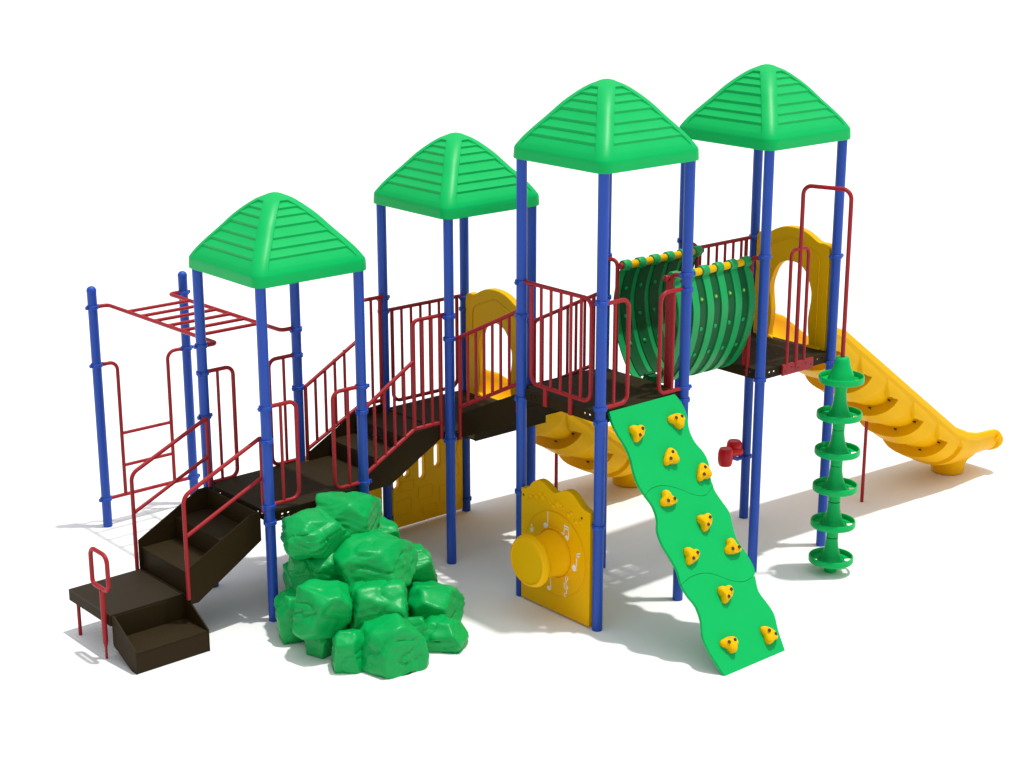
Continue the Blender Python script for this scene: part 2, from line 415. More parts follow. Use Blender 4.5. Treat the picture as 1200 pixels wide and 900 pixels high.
for xx in (.045, .955):
    bm = bmesh.new()
    tube(bm, [(xx,1.96,2.20),(xx,1.06,2.64)], R1)
    tube(bm, [(xx,1.905,2.215),(xx,1.905,1.25)], R1)
    tube(bm, [(xx,1.905,1.56),(xx,1.10,1.965)], R1)
    tube(bm, [(xx,1.10,2.62),(xx,1.10,1.70)], R1)
    g = obj('railing', bm, RED, t)
    qs = [k/7 for k in range(1,7)]
    bars(g, [(xx,1.905-.805*q,2.225+.395*q) for q in qs], [(xx,1.905-.805*q,1.56+.405*q) for q in qs])

# ================================================================== overhead ladder
t = thing('monkey_bars', 'red overhead ladder of monkey bars on two blue end posts behind the shortest tower', 'monkey bars', (-1.5,4.2,0))
post(t, -2, 5, 2.44, [(2.258,.1),(1.676,.1),(.29,.1)], True); post(t, -1, 5, 2.44, [(2.245,.1),(1.669,.1),(.29,.1)], True)
for s, xp, xi in ((1,-2,-1.84),(-1,-1,-1.16)):
    bm = bmesh.new(); tube(bm, [(xp+s*.05,5,2.255),(xi,5,2.255),(xi,3.0,2.28),(xp+s*.05,3.0,2.28)], R1*1.05, .14, bn=8); obj('side_rail', bm, RED, t)
for k in range(6):
    yy = 4.62-.25*k; z = 2.258+.003*k
    bm = bmesh.new(); tube(bm, [(-1.84,yy,z),(-1.16,yy,z)], R1*.9); obj('rung', bm, RED, t)
bm = bmesh.new(); tube(bm, [(-1.96,5,.288),(-1.04,5,.288)], R1); la = obj('access_ladder', bm, RED, t)
for s, xp in ((1,-2),(-1,-1)):
    b = bmesh.new(); tube(b, [(xp+s*.05,5,1.672),(xp+s*.22,5,1.672),(xp+s*.22,5,.288)], R1, .13, bn=8); obj('upright', b, RED, la)
for z in (.93,.595):
    b = bmesh.new(); tube(b, [(-1.78,5,z),(-1.22,5,z)], R1*.9); obj('rung', b, RED, la)

# ================================================================== slides
def slide(x0, yc, dz, floor_z, label, sup_x):
    t = thing('slide', label, 'slide', (x0+1.2, yc, 0), 'yellow plastic slides')
    # entrance hood
    def half(pts): return pts + [(-u, v) for u, v in reversed(pts)]
    out = half([(0,3.075),(.07,3.072),(.15,3.055),(.22,3.025),(.29,2.985),(.33,2.972),(.37,2.978),(.41,2.972),(.438,2.94),(.445,2.89),(.445,1.93)])
    out = out[:1] + out[1:-1]
    hl = smooth2([(0,2.745),(.11,2.725),(.19,2.65),(.245,2.52),(.255,2.43),(.24,2.32),(.228,2.22),(.235,2.10),(.25,2.0),(.2,1.935),(-.2,1.935),(-.25,2.0),(-.235,2.10),(-.228,2.22),(-.24,2.32),(-.255,2.43),(-.245,2.52),(-.19,2.65),(-.11,2.725)], 3)
    hl = [(u, max(v, 1.936)) for u, v in hl]
    bm = bmesh.new(); plate(bm, out, [hl], lambda u,v,w: V((x0-.035+w, yc+u, v+dz)), .075)
    h = obj('entrance_hood', bm, YEL, t, angle=40, bevel=.014)
    b = bmesh.new()
    arc = fillet([(x0-.037,yc+.335,2.55+dz),(x0-.037,yc+.335,2.86+dz),(x0-.037,yc,2.985+dz),(x0-.037,yc-.335,2.86+dz),(x0-.037,yc-.335,1.98+dz)], .12)
    tube(b, arc, .006, seg=8); obj('moulded_rib', b, YEL, h)
    # chute: centre line of the floor (x, z), then sections
    sl = .715
    def line(x): return floor_z - .02 - sl*(x - x0)
    x_end = x0 + (floor_z - .02 - .42)/sl
    path = fillet([V((a, 0, b)) for a, b in ((x0-.05, floor_z-.008), (x0+.02, line(x0+.02)), (x_end, .42), (x_end+.27, .300), (x_end+.52, .250), (x_end+.78, .242), (x_end+1.0, .246))], [0,.10,.5,.6,.6,.5,0], 8)
    # resample
    L = [0]
    for a, b in zip(path, path[1:]): L.append(L[-1] + (b-a).length)
    total = L[-1]; N = int(total/.012)
    def at(s):
        for i in range(len(L)-1):
            if L[i] <= s <= L[i+1]:
                f = (s-L[i])/max(1e-9, L[i+1]-L[i]); return path[i].lerp(path[i+1], f), i
        return path[-1].copy(), len(L)-2
    def tang(s):
        a = at(max(0, s-.03))[0]; b = at(min(total, s+.03))[0]; return (b-a).normalized()
    pitch = .553
    s_end = [s for s in [total*k/400 for k in range(401)] if at(s)[0].x <= x_end][-1]
    s_fl0 = s_end - .09
    W = .35
    bm = bmesh.new(); inn = []; outr = []
    M = 80
    ss = [total*k/N for k in range(N+1)]
    # duplicate stations at flange lines so each step is sharp
    fl = []
    s = s_fl0
    while s > .25: fl.append(s); s -= pitch
    ss = sorted(set([q for q in ss if all(abs(q-f) > .012 for f in fl)] + [f-.002 for f in fl] + [f+.002 for f in fl] + [f+.03 for f in fl]))
    for s in ss:
        p, _ = at(s); d = tang(s); nrm = V((-d.z, 0, d.x))
        if nrm.z < 0: nrm = -nrm
        tail = min(1, max(0, (s - s_end - .25)/.5))
        dep = .275 - .02*tail; hw = W
        if s < .25: dep = .21 + .065*(s/.25)
        e_ = max(0, (s - total + .26)/.26); dep *= 1 - .30*(1 - math.sqrt(max(0, 1 - e_*e_)))
        # how far along its moulded segment this station lies (0 just downhill of a flange, 1 at the next)
        u = None
        for f in fl:
            if s >= f and (u is None or s - f < u): u = s - f
        frac = max(0, min(1, (s - fl[-1] + pitch)/pitch)) if u is None else min(1, u/pitch)
        live = 0 if s > fl[0] + pitch*.55 or s < .2 else 1
        rec = live*(.018*frac + .086*(max(0, (frac-.42)/.58)**.7 if frac > .42 else 0))
        edge = .86 - .36*min(1, max(0, (frac-.42)/.30))**.55 + .06*max(0, (frac-.75)/.25)
        full = .070 - .022*tail
        ri = []; ro = []
        for k in range(M+1):
            a = PI*k/M                               # 0..pi over the U, left rim to right rim
            cx = math.cos(a); sn = math.sin(a)
            e = 2.6
            yy = hw*math.copysign(abs(cx)**(2/e), cx); hh = dep*(1 - abs(sn)**(2/e))
            # outward direction of the section
            oy = math.copysign(abs(cx)**(2-2/e), cx)/hw; oh = -(abs(sn)**(2-2/e))/dep
            l = math.hypot(oy, oh) or 1; oy /= l; oh /= l
            hf = hh/dep
            w = max(0, min(1, (edge - hf)/.07)); w = w*w*(3-2*w)
            th = full + .062*(1-hf)*(1-tail) - rec*w*(.7+.3*(1-hf)) + (.010 if hf > .87 else 0)
            if u is not None and u < .03: th += .006*min(1,max(0,(.5-hf)/.1))
            th = max(.014, th)
            ri.append(p + nrm*hh + V((0,1,0))*yy)
            ro.append(p + nrm*(hh + oh*th) + V((0,1,0))*(yy + oy*th))
        for r in (ri, ro):
            for v in r: v.y += yc
        inn.append([bm.verts.new(v) for v in ri]); outr.append([bm.verts.new(v) for v in ro])
    n = len(inn)
    # rolled rims
    def rimpts(i, side):
        a = inn[i][side].co; b = outr[i][side].co; d = tang(ss[i]); nrm = V((-d.z,0,d.x)); 
        if nrm.z < 0: nrm = -nrm
        c = (a+b)/2; r = (a-b).length/2; sgn = 1 if side == 0 else -1
        return [bm.verts.new(c + V((0,sgn*-1,0))*r*math.cos(q)*1 + nrm*r*1.2*math.sin(q)) for q in (PI*.25, PI*.5, PI*.75)]
    RL = [rimpts(i, 0) for i in range(n)]; RR = [rimpts(i, M) for i in range(n)]
    loops = []
    for i in range(n):
        loops.append(inn[i] + RR[i] + outr[i][::-1] + RL[i][::-1])
    m = len(loops[0])
    for a, b in zip(loops, loops[1:]):
        for k in range(m): bm.faces.new((a[k], a[(k+1)%m], b[(k+1)%m], b[k]))
    for i in (0, n-1):
        for k in range(M):
            bm.faces.new((inn[i][k], inn[i][k+1], outr[i][k+1], outr[i][k]))
        bm.faces.new([inn[i][0], outr[i][0]] + RL[i][::-1]); bm.faces.new([inn[i][M], outr[i][M]] + RR[i][::-1])
    ch = obj('chute', bm, YEL, t, angle=32)
    # thick rolled lip at the exit
    b = bmesh.new(); i = n-1
    lip = [v for v in loop_exit(path, total, at, tang, yc, W+.038, .205)]
    tube(b, lip, .042, seg=14); obj('exit_lip', b, YEL, ch)
    # bolts on the flanges
    for f in fl[:-1] if len(fl) > 4 else fl:
        p, _ = at(f-.03); d = tang(f); nrm = V((-d.z,0,d.x)); nrm = nrm if nrm.z > 0 else -nrm
        for yy, hh in ((-W+.005,.085),(-.17,-.045)):
            q = p + nrm*hh + V((0,yc+yy,0)); b = bmesh.new(); lathe(b, [(0,-.014),(.011,-.012),(.011,.012),(0,.014)], q, 'y', 8); obj('bolt', b, DARK, ch)
    # moulded foot under the run-out
    fx = x_end + .64
    b = bmesh.new()
    prof = [(.140,.004),(.150,.012),(.154,.03),(.158,.07),(.168,.12),(.185,.16),(.215,.20),(.25,.235),(.27,.27)]
    lathe(b, prof, (0,0,0), 'z', 36)
    for v in b.verts:
        v.co.x *= 1.08 if v.co.x > 0 else 1.12; v.co.y *= 1.15; v.co += V((fx, yc, 0))
    obj('foot', b, YEL, t)
    # red support leg
    zs = line(sup_x) - .04
    b = bmesh.new(); tube(b, [(sup_x, yc, 0), (sup_x, yc, zs)], .018); obj('support_leg', b, RED, t)
    return t

def loop_exit(path, total, at, tang, yc, hw, dep):
    p = at(total)[0]; d = tang(total); nrm = V((-d.z,0,d.x)); nrm = nrm if nrm.z > 0 else -nrm
    out = []
    for k in range(45):
        a = PI*k/44; cx = math.cos(a); sn = math.sin(a); e = 2.6
        yy = (hw+.012)*math.copysign(abs(cx)**(2/e), cx); hh = dep*(1-abs(sn)**(2/e)) - .012*sn
        # the lip leans back toward the rims so the mouth is rounded
        out.append(p + nrm*hh + V((0, yc+yy, 0)) + d*(.02 - .085*(hh/dep)**3))
    return out

slide(3.0, .5, 0.0, 1.95, 'longest yellow slide, running down from the farthest right tower', 4.27)
slide(1.0, 2.5, -.66, 1.30, 'shorter yellow slide seen behind the tall nearest tower, leaving the second lowest tower', 1.79)

# ================================================================== climbing board
t = thing('climbing_board', 'leaning wavy edged green climbing board dotted with yellow hand holds', 'climbing wall', (.5,-.7,0))
TOPZ, BOTY = 1.965, -1.34
Lw = math.hypot(TOPZ, BOTY+.02)
nW = V((0,-TOPZ,-(BOTY+.02)*-1)); nW = V((0, -TOPZ, 1.32)).normalized()
def onboard(u, q, w=0.0):      # u = x, q = 0 at the top .. 1 at the ground, w = height above the face
    return V((u, -.02 - q*1.32, TOPZ*(1-q))) + nW*w
le = [(.086,0),(.071,.043),(.081,.084),(.108,.133),(.112,.179),(.088,.227),(.080,.272),(.106,.32),(.140,.363),(.132,.413),(.085,.452),(.075,.501),(.100,.551),(.120,.603),(.104,.655),(.125,.70),(.165,.744),(.155,.798),(.108,.847),(.112,.904),(.165,1.0)]
ri = [(.866,0),(.906,.04),(.906,.087),(.866,.143),(.872,.191),(.922,.238),(.925,.284),(.882,.333),(.868,.378),(.900,.428),(.930,.472),(.905,.522),(.888,.572),(.928,.631),(.948,.687),(.910,.733),(.892,.776),(.936,.829),(.956,.871),(.928,.925),(.91,1.0)]
s1 = [(.106,.32),(.206,.304),(.343,.308),(.492,.336),(.615,.37),(.741,.386),(.876,.362)]
s2 = [(.104,.655),(.242,.641),(.4,.646),(.516,.668),(.639,.702),(.783,.722),(.918,.715)]
le = smooth2(le, 5, False); ri = smooth2(ri, 5, False); s1 = smooth2(s1, 5, False); s2 = smooth2(s2, 5, False)
def between(e, a, b): return [p for p in e if a + .004 < p[1] < b - .004]
top = [(.086,0),(.866,0)]; bot = [(.165,1.0),(.91,1.0)]
gap = .0007
def dn(s): return [(u, q+gap) for u, q in s]
def up(s): return [(u, q-gap) for u, q in s]
pan = [top + between(ri, 0, .362) + up(s1)[::-1] + between(le, 0, .32)[::-1],
       dn(s1) + between(ri, .362, .715) + up(s2)[::-1] + between(le, .32, .655)[::-1],
       dn(s2) + between(ri, .715, 1.0) + bot[::-1] + between(le, .655, 1.0)[::-1]]
for pl in pan:
    bm = bmesh.new(); prism(bm, pl, lambda u,v,w: onboard(u, v, -w), .028); obj('board_panel', bm, BOARD, t, angle=50, bevel=.003)
for sm in (s1, s2):  # strip added behind each seam to block light through the gap
    for k in (0,):
        bm = bmesh.new(); prism(bm, [(u, q-.02) for u, q in sm[2:-2]] + [(u, q+.02) for u, q in sm[2:-2]][::-1], lambda u,v,w: onboard(u, v, -.0285-w), .012); obj('seam_light_stop', bm, BOARD, t)
# hand holds: three-lobed blobs with two bolt holes
def hold_mesh():
    bm = bmesh.new(); bmesh.ops.create_icosphere(bm, subdivisions=4, radius=1)
    lob = [(1.75,1.0,.060),(3.5,1.12,.056),(5.25,.95,.060)]
    for v in bm.verts:
        a = math.atan2(v.co.y, v.co.x); rr = math.hypot(v.co.x, v.co.y); z = v.co.z
        R = .040
        for la, k, ex in lob:
            dd = (a-la+PI) % (2*PI) - PI; R += .031*k*math.exp(-(dd/.60)**2)
        f = rr**.8
        h = .052*max(0, z)**.55 * (1 + .28*math.sin(a*2+.6)*rr) if z > 0 else 0
        sag = .020*math.exp(-((v.co.x+.1)**2 + (v.co.y+.75)**2)/.12) - .018*math.exp(-((v.co.x-.5)**2+(v.co.y-.25)**2)/.08)
        v.co = V((R*f*math.cos(a), R*f*math.sin(a)*1.12, max(0, h + (sag if z > .15 else 0))))
    return bm
HB = hold_mesh(); bmesh.ops.recalc_face_normals(HB, faces=HB.faces)
hm = bpy.data.meshes.new('hold'); HB.to_mesh(hm); HB.free(); hm.materials.append(YEL); hm.shade_smooth()
bb = bmesh.new(); lathe(bb, [(0,.0),(.0125,.0),(.0125,.004),(0,.004)], (0,0,0), 'z', 14)
bmm = bpy.data.meshes.new('bolt'); bb.to_mesh(bmm); bb.free(); bmm.materials.append(DARK)
ux = V((1,0,0)); uy = nW.cross(ux).normalized()
holds = [(.278,.102,-1.2),(.754,.093,1.2),(.509,.217,1.98),(.796,.305,2.1),(.306,.363,-1.93),(.609,.477,-1.1),(.316,.575,-1.45),(.782,.598,-2.0),(.514,.739,-1.2),(.333,.90,1.2),(.794,.925,.5)]
for u, q, a in holds:
    o = bpy.data.objects.new('hand_hold', hm); C.objects.link(o); o.parent = t
    M3 = Matrix((ux, uy, nW)).transposed() @ Matrix.Rotation(a, 3, 'Z')
    o.matrix_local = Matrix.Translation(onboard(u, q, .0005) - ORG[t]) @ M3.to_4x4() @ Matrix.Scale(1.2, 4)
    for la, rr, hz in ((1.75,.031,.0505),(5.25,.030,.048)):
        b = bpy.data.objects.new('bolt', bmm); C.objects.link(b); b.parent = o
        b.location = (rr*math.cos(la), rr*math.sin(la), hz)

# ================================================================== rock climber
t = thing('rock_climber', 'glossy green moulded boulder climber heaped in front of the shortest tower', 'rock climber', (-1.6,1.1,0))
ROCKS = [(-1.85,1.60,.885,.235,.16),(-1.37,1.75,.91,.257,.157),(-1.04,1.70,.60,.153,.166),(-1.46,1.30,.63,.295,.203),(-.97,1.35,.42,.165,.177),(-.62,1.60,.15,.075,.15),(-1.93,1.65,.57,.092,.166),(-1.81,1.50,.60,.135,.141),(-2.05,1.15,.41,.216,.210),(-1.60,1.00,.38,.243,.206),(-1.06,1.00,.17,.245,.205),(-2.08,1.55,.22,.135,.22),(-1.62,1.2,.22,.22,.24),(-2.05,1.20,.10,.121,.14),(-2.05,.80,.14,.137,.184),(-1.77,.62,.13,.214,.256),(-1.41,.75,.05,.12,.22),(-1.20,.64,.05,.178,.18),(-1.35,1.5,.35,.3,.35),(-1.75,1.6,.30,.28,.35)]
def rock_bm(cx, cy, cz, hw, hz, seed):
    """a chunk of split stone: a ball cut by random planes with softened edges, then ledges and grain."""
    rd = random.Random(seed); bm = bmesh.new()
    bmesh.ops.create_icosphere(bm, subdivisions=5, radius=1)
    pl = []
    a0 = rd.uniform(0, PI)
    def P_(a, t, d): pl.append((V((math.cos(a)*math.cos(t), math.sin(a)*math.cos(t), math.sin(t))), d))
    for k in range(5): P_(a0 + k*2*PI/5 + rd.uniform(-.32,.32), rd.uniform(-.26,.30), rd.uniform(.70,.84))
    for k in range(4): P_(a0 + k*2*PI/4 + rd.uniform(-.6,.6), rd.uniform(.55,1.0), rd.uniform(.80,.90))
    for k in range(3): P_(rd.uniform(0, 2*PI), rd.uniform(-1.0,-.5), rd.uniform(.80,.90))
    P_(rd.uniform(0,6), PI/2 - rd.uniform(.05,.28), rd.uniform(.72,.82)); P_(0, -PI/2, .8)
    off = V((seed*3.1, seed*1.7, 0)); K = 46.0
    h = hw*1.36; hz = hz*1.34
    for v in bm.verts:
        n = v.co.normalized(); acc = math.exp(-K*1.12)
        for pn, d in pl:
            c = n.dot(pn)
            if c > .12: acc += math.exp(-K*min(d/c, 3))
        r = -math.log(acc)/K
        p = V((n.x*r*h, n.y*r*h, n.z*r*hz))
        w = p + off; sc_ = min(1, hw/.2)
        g = noise.noise(w*4.5)*.012 + noise.noise(w*V((9,9,13)))*.009 - abs(noise.noise(w*V((5,5,8))+V((4,0,3))))*.018 + .004 - max(0, .10-abs(noise.noise(w*V((3.5,3.5,6)) + V((9,0,0)))))*.16
        q = w.z*13 + noise.noise(w*3)*2.2; led = ((q % 1.0)**3 - .25)*.016*(.4+abs(noise.noise(w*2.3))*1.5)
        v.co = p + n*((g + led*max(0, 1-abs(n.z)*1.1))*sc_ + noise.noise(w*26)*.0022)
    for v in bm.verts:
        v.co += V((cx,cy,cz))
        if v.co.z < .002: v.co.z = .002
    return bm
for i, r in enumerate(ROCKS):
    obj('boulder', rock_bm(*r, i+11), ROCKG, t, angle=60)
bm = bmesh.new()

# ================================================================== net bridge
bm.free()
t = thing('net_bridge', 'green U shaped strap bridge with yellow spacers, hanging between the two tallest towers', 'bridge', (1.5,.5,1.9))
HP = [(.2,2.93),(.165,2.86),(.125,2.74),(.10,2.60),(.112,2.44),(.155,2.27),(.22,2.12),(.31,1.99),(.40,1.92),(.5,1.895)]
full = HP + [(1-a, b) for a, b in reversed(HP[:-1])]
prof = smooth2(full, 4, False)
def strap_bm(x, w, off, th, s0=0, s1=None, loops=False):
    pr = prof[s0:s1]; bm = bmesh.new(); n = len(pr); rows = []
    for i, (y, z) in enumerate(pr):
        a = V((0, *pr[max(0,i-1)])); b = V((0, *pr[min(n-1,i+1)])); d = (b-a).normalized(); nm = V((0, -d.z, d.y))   # points inward
        p = V((0, y, z))
        q0 = p + nm*off; q1 = p + nm*(off+th)
        rows.append([bm.verts.new(V((x-w/2, q0.y, q0.z))), bm.verts.new(V((x+w/2, q0.y, q0.z))), bm.verts.new(V((x+w/2, q1.y, q1.z))), bm.verts.new(V((x-w/2, q1.y, q1.z)))])
    for a, b in zip(rows, rows[1:]):
        for k in range(4): bm.faces.new((a[k], a[(k+1)%4], b[(k+1)%4], b[k]))
    bm.faces.new(rows[0][::-1]); bm.faces.new(rows[-1])
    if loops:
        for yy in (.2, .8):
            lathe(bm, [(.022,-w/2),(.046,-w/2),(.050,-w/2+.006),(.050,w/2-.006),(.046,w/2),(.022,w/2)], (x,yy,2.935), 'x', 20, False)
    return bm
PITCH = .182; XS = [1.055 + PITCH*k for k in range(6)]
for x in XS: obj('strap', strap_bm(x, .082, -.008, .012, loops=True), NETG, t, angle=40)
nP = len(prof)
def norm_at(fi):
    a = V((0,*prof[max(0,fi-1)])); b = V((0,*prof[min(nP-1,fi+1)])); d = (b-a).normalized(); return V((0,-d.z,d.y))
lowi = min(i for i, p in enumerate(prof) if p[0] > .385 and p[1] < 2.2)
for k in range(5):
    x = XS[k] + PITCH/2
    for i0, i1, marks in ((1, lowi, ((9,True),(16,False),(22,False))), (nP-lowi, nP-1, ((nP-10,True),(nP-17,False),(nP-23,True)))):
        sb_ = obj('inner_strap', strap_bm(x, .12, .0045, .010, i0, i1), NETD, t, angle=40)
        for fi, yel in marks:
            y, z = prof[fi]; nm = norm_at(fi); M_ = nm.to_track_quat('Z','Y').to_matrix()
            bm = bmesh.new(); lathe(bm, [(.0105,-.008),(.018,-.006),(.019,.020),(.015,.022),(.0105,.027)], (0,0,0), 'z', 14)
            for v in bm.verts: v.co = M_ @ v.co + V((x-.012, y, z))
            obj('washer', bm, NETG, sb_)
            if not yel: continue
            bm = bmesh.new(); lathe(bm, [(0,-.012),(.0085,-.011),(.0085,.025),(0,.027)], (0,0,0), 'z', 10)
            for v in bm.verts: v.co = M_ @ v.co + V((x-.012, y, z))
            obj('bolt', bm, YEL, sb_)
    # open floor: short cross links between neighbouring straps
    span = nP - 2*lowi
    for q in range(5):
        c0 = lowi + int(round(span*q/5))
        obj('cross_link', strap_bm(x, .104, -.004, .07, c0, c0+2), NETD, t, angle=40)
for yy, x0, x1 in ((.2,.955,2.0),(.8,1.0,2.03)):
    bm = bmesh.new(); tube(bm, [(x0,yy,2.935),(x1,yy,2.935)], .02)
    for xe in (x0,x1): lathe(bm, [(0,-.016),(.026,-.016),(.030,-.01),(.030,.01),(.026,.016),(0,.016)], (xe,yy,2.935), 'x', 18)
    r = obj('top_rail', bm, RED, t)
    for k in range(5):
        b = bmesh.new(); lathe(b, [(.0205,-.046),(.034,-.046),(.034,.046),(.0205,.046)], (XS[k]+PITCH/2,yy,2.935), 'x', 20); obj('spacer', b, YEL, r)
for xp, s in ((1.0,1),(2.0,-1)):
    for yy, yp in ((.2,0),(.8,1)):
        xx = xp - .012*s if True else xp
        zt = 2.97
        bm = bmesh.new(); sg = 1 if yp == 0 else -1
        tube(bm, [(xx,yp+sg*.05,zt+.01),(xx,yy-sg*.035,zt+.01),(xx,yy-sg*.035,1.87)], R1, .06)
        if yp == 0: box(bm, (xx-.006,yy-.028,1.88), (xx+.006,yy+.028,2.915))
        obj('end_frame', bm, RED, t)

# ================================================================== spiral disc climber
t = thing('disc_climber', 'six green discs stacked on a red pole beside the farthest right tower', 'climber', (2.53,-.49,0))
bm = bmesh.new()
tube(bm, [(2.455,-.025,1.90),(2.455,-.025,3.60),(2.53,-.505,3.615),(2.545,-.495,2.05),(2.555,-.48,.02)], .0195, .085, bn=8)
obj('pole', bm, RED, t)
bm = bmesh.new()
tube(bm, [(2.335,-.02,1.93),(2.335,-.02,3.02),(2.575,-.02,3.02),(2.575,-.02,1.93)], .0165, .06); obj('hand_hoop', bm, RED, t)
bm = bmesh.new(); box(bm, (2.275,-.034,1.858), (2.705,-.012,1.962)); mp = obj('mounting_plate', bm, RED, t, bevel=.003)
for xx, z in ((2.31,1.90),(2.40,1.925),(2.49,1.90),(2.60,1.925),(2.67,1.90)):
    b = bmesh.new(); lathe(b, [(0,-.004),(.007,-.004),(.007,.004),(0,.004)], (xx,-.035,z), 'y', 8); obj('bolt', b, DARK, mp)
ZD = [1.89, 1.545, 1.195, .845, .49, .135]
for i, z in enumerate(ZD):
    f = z/2.0; cx = 2.555 - .0*f - .01*f; cy = -.48 - .015*f
    bm = bmesh.new(); R = .203
    lathe(bm, [(R-.014,-.022),(R-.008,-.030),(R-.001,-.030),(R+.004,-.022),(R+.004,.021),(R-.001,.028),(R-.008,.028),(R-.013,.022),(R-.014,-.022)], (cx,cy,z), 'z', 48, False)
    # floor sectors (open gaps let light through)
    for a0, a1, r0, r1 in [(0,PI,.05,.128),(PI,2*PI,.05,.128)] + [(5.57+PI/4+k*PI/2-.50, 5.57+PI/4+k*PI/2+.50, .12, R-.006) for k in range(4)]:
        n = 16 if r0 < .1 else 8; zz = 0 if r0 < .1 else -.0012; lo = []; hi = []
        for k in range(n+1):
            a = a0 + (a1-a0)*k/n; c, s = math.cos(a), math.sin(a)
            lo.append((bm.verts.new((cx+r0*c, cy+r0*s, z-.026+zz)), bm.verts.new((cx+r1*c, cy+r1*s, z-.0285+zz))))
            hi.append((bm.verts.new((cx+r0*c, cy+r0*s, z-.014+zz)), bm.verts.new((cx+r1*c, cy+r1*s, z-.017+zz))))
        for k in range(n):
            bm.faces.new((lo[k][0],lo[k][1],lo[k+1][1],lo[k+1][0])); bm.faces.new((hi[k][0],hi[k+1][0],hi[k+1][1],hi[k][1]))
        for k in (0,n): bm.faces.new((lo[k][0],hi[k][0],hi[k][1],lo[k][1]))
    hub = [(.048,-.140),(.056,-.138),(.056,-.11),(.059,-.075),(.068,-.045),(.084,-.0285),(.09,-.024)] if i < 5 else [(.045,-.13),(.058,-.128),(.068,-.04),(.085,-.023)]
    hub += [(.114,-.014),(.102,.004),(.090,.030),(.077,.065),(.066,.105),(.059,.15),(.056,.19),(.056,.206)] if i else [(.128,-.010),(.118,.014),(.106,.045),(.090,.085),(.076,.125),(.068,.165),(.063,.19),(.052,.20)]
    lathe(bm, hub, (cx,cy,z), 'z', 32)
    obj('disc_step', bm, GREEN, t, angle=40)

# ================================================================== music panel
t = thing('music_panel', 'yellow scalloped music panel with a big round drum knob and white notes', 'play panel', (0,.5,0))
oc = [(.945,.02)] 
topc = smooth2([(.945,1.06),(.90,1.062),(.85,1.09),(.79,1.155),(.72,1.188),(.64,1.178),(.56,1.138),(.50,1.128),(.44,1.158),(.36,1.190),(.28,1.178),(.21,1.125),(.15,1.085),(.10,1.072),(.058,1.066)], 4, False)
oc = [(.945,.02)] + topc + [(.058,.02)]
bm = bmesh.new(); plate(bm, oc, [], lambda u,v,w: V((-.045+w,u,v)), .07)
for yy, z, r in ((.86,1.0,.014),(.82,1.02,.020),(.775,1.06,.016),(.75,1.035,.024),(.70,1.075,.018),(.67,1.05,.028),(.63,1.09,.014),(.56,1.03,.018),(.53,1.01,.022),(.47,1.045,.036),(.42,1.05,.018),(.40,1.03,.016),(.33,.985,.026),(.29,1.01,.020),(.23,.95,.022),(.18,.965,.015)):
    lathe(bm, [(r,.0),(r*.92,.008),(r*.5,.014),(0,.016)], (-.045,yy,z-.01), '-x', 16)
pb = obj('panel_board', bm, YEL, t, angle=45, bevel=.008)
bm = bmesh.new(); lathe(bm, [(.392,.0),(.392,.004),(.388,.0042),(.3875,.0008),(.3835,.0008),(.383,.007),(.379,.009),(.0,.009)], (-.045,.49,.57), '-x', 72); obj('dial_ring', bm, YEL, t, angle=20)
bm = bmesh.new()
lathe(bm, [(.232,.003),(.230,.020),(.222,.022),(.221,.012),(.212,.012),(.210,.03),(.205,.05),(.192,.10),(.186,.16),(.190,.22),(.200,.250),(.206,.256),(.225,.262),(.234,.275),(.237,.292),(.234,.306),(.228,.311),(.2275,.318),(.224,.328),(.214,.338),(.204,.341),(.1995,.338),(.198,.330),(.15,.327),(0,.325)], (-.045,.49,.58), '-x', 56)
obj('drum_knob', bm, YEL, t, angle=38)
# white notes
def note(shapes):
    bm = bmesh.new()
    for pts in shapes: prism(bm, pts, lambda u,v,w: V((-.0545-w,u,v)), .003)
    return obj('white_note', bm, WHITE, t, smooth=False)
def ell(y, z, a=.026, b=.020, n=18): return [(y + a*math.cos(2*PI*k/n), z + b*math.sin(2*PI*k/n)) for k in range(n)]
def bar(p, q, w=.0055):
    p = V(p); q = V(q); d = (q-p).normalized(); n = V((-d.y, d.x))*w/2
    return [tuple(p+n), tuple(q+n), tuple(q-n), tuple(p-n)]
note([ell(.612,.80,.026,.025), bar((.584,.80),(.584,.94),.006), ell(.56,.795,.007,.007,10)])
note([ell(.392,.778,.022,.024), ell(.335,.765,.022,.024), bar((.372,.78),(.372,.875)), bar((.315,.768),(.315,.868)), bar((.375,.872),(.312,.865),.012), bar((.3745,.848),(.3125,.841),.010)])
note([ell(.24,.515,.026,.032), bar((.215,.52),(.205,.655),.008), bar((.207,.654),(.165,.672),.011), bar((.209,.626),(.17,.644),.010), ell(.20,.50,.004,.004,8)])
note([ell(.79,.705,.018,.020), bar((.774,.71),(.80,.76),.008)])
note([ell(.56,.225,.022,.022), bar((.54,.23),(.545,.325),.007)])
clef = smooth2([(.338,.222),(.352,.212),(.362,.226),(.352,.244),(.336,.238),(.334,.26),(.338,.32),(.346,.375),(.340,.398),(.326,.402),(.322,.385),(.334,.362),(.356,.338),(.366,.312),(.356,.288),(.338,.282),(.322,.294),(.322,.314),(.336,.322),(.346,.310)], 5, False)
note([bar(a, b, .007) for a, b in zip(clef, clef[1:]) if (V(a)-V(b)).length > 1e-4])
for yy, z in ((.915,1.0),(.16,.995)):
    b = bmesh.new(); lathe(b, [(.010,0),(.010,.004),(0,.005)], (-.0455,yy,z), '-x', 12); obj('bolt', b, DARK, t)

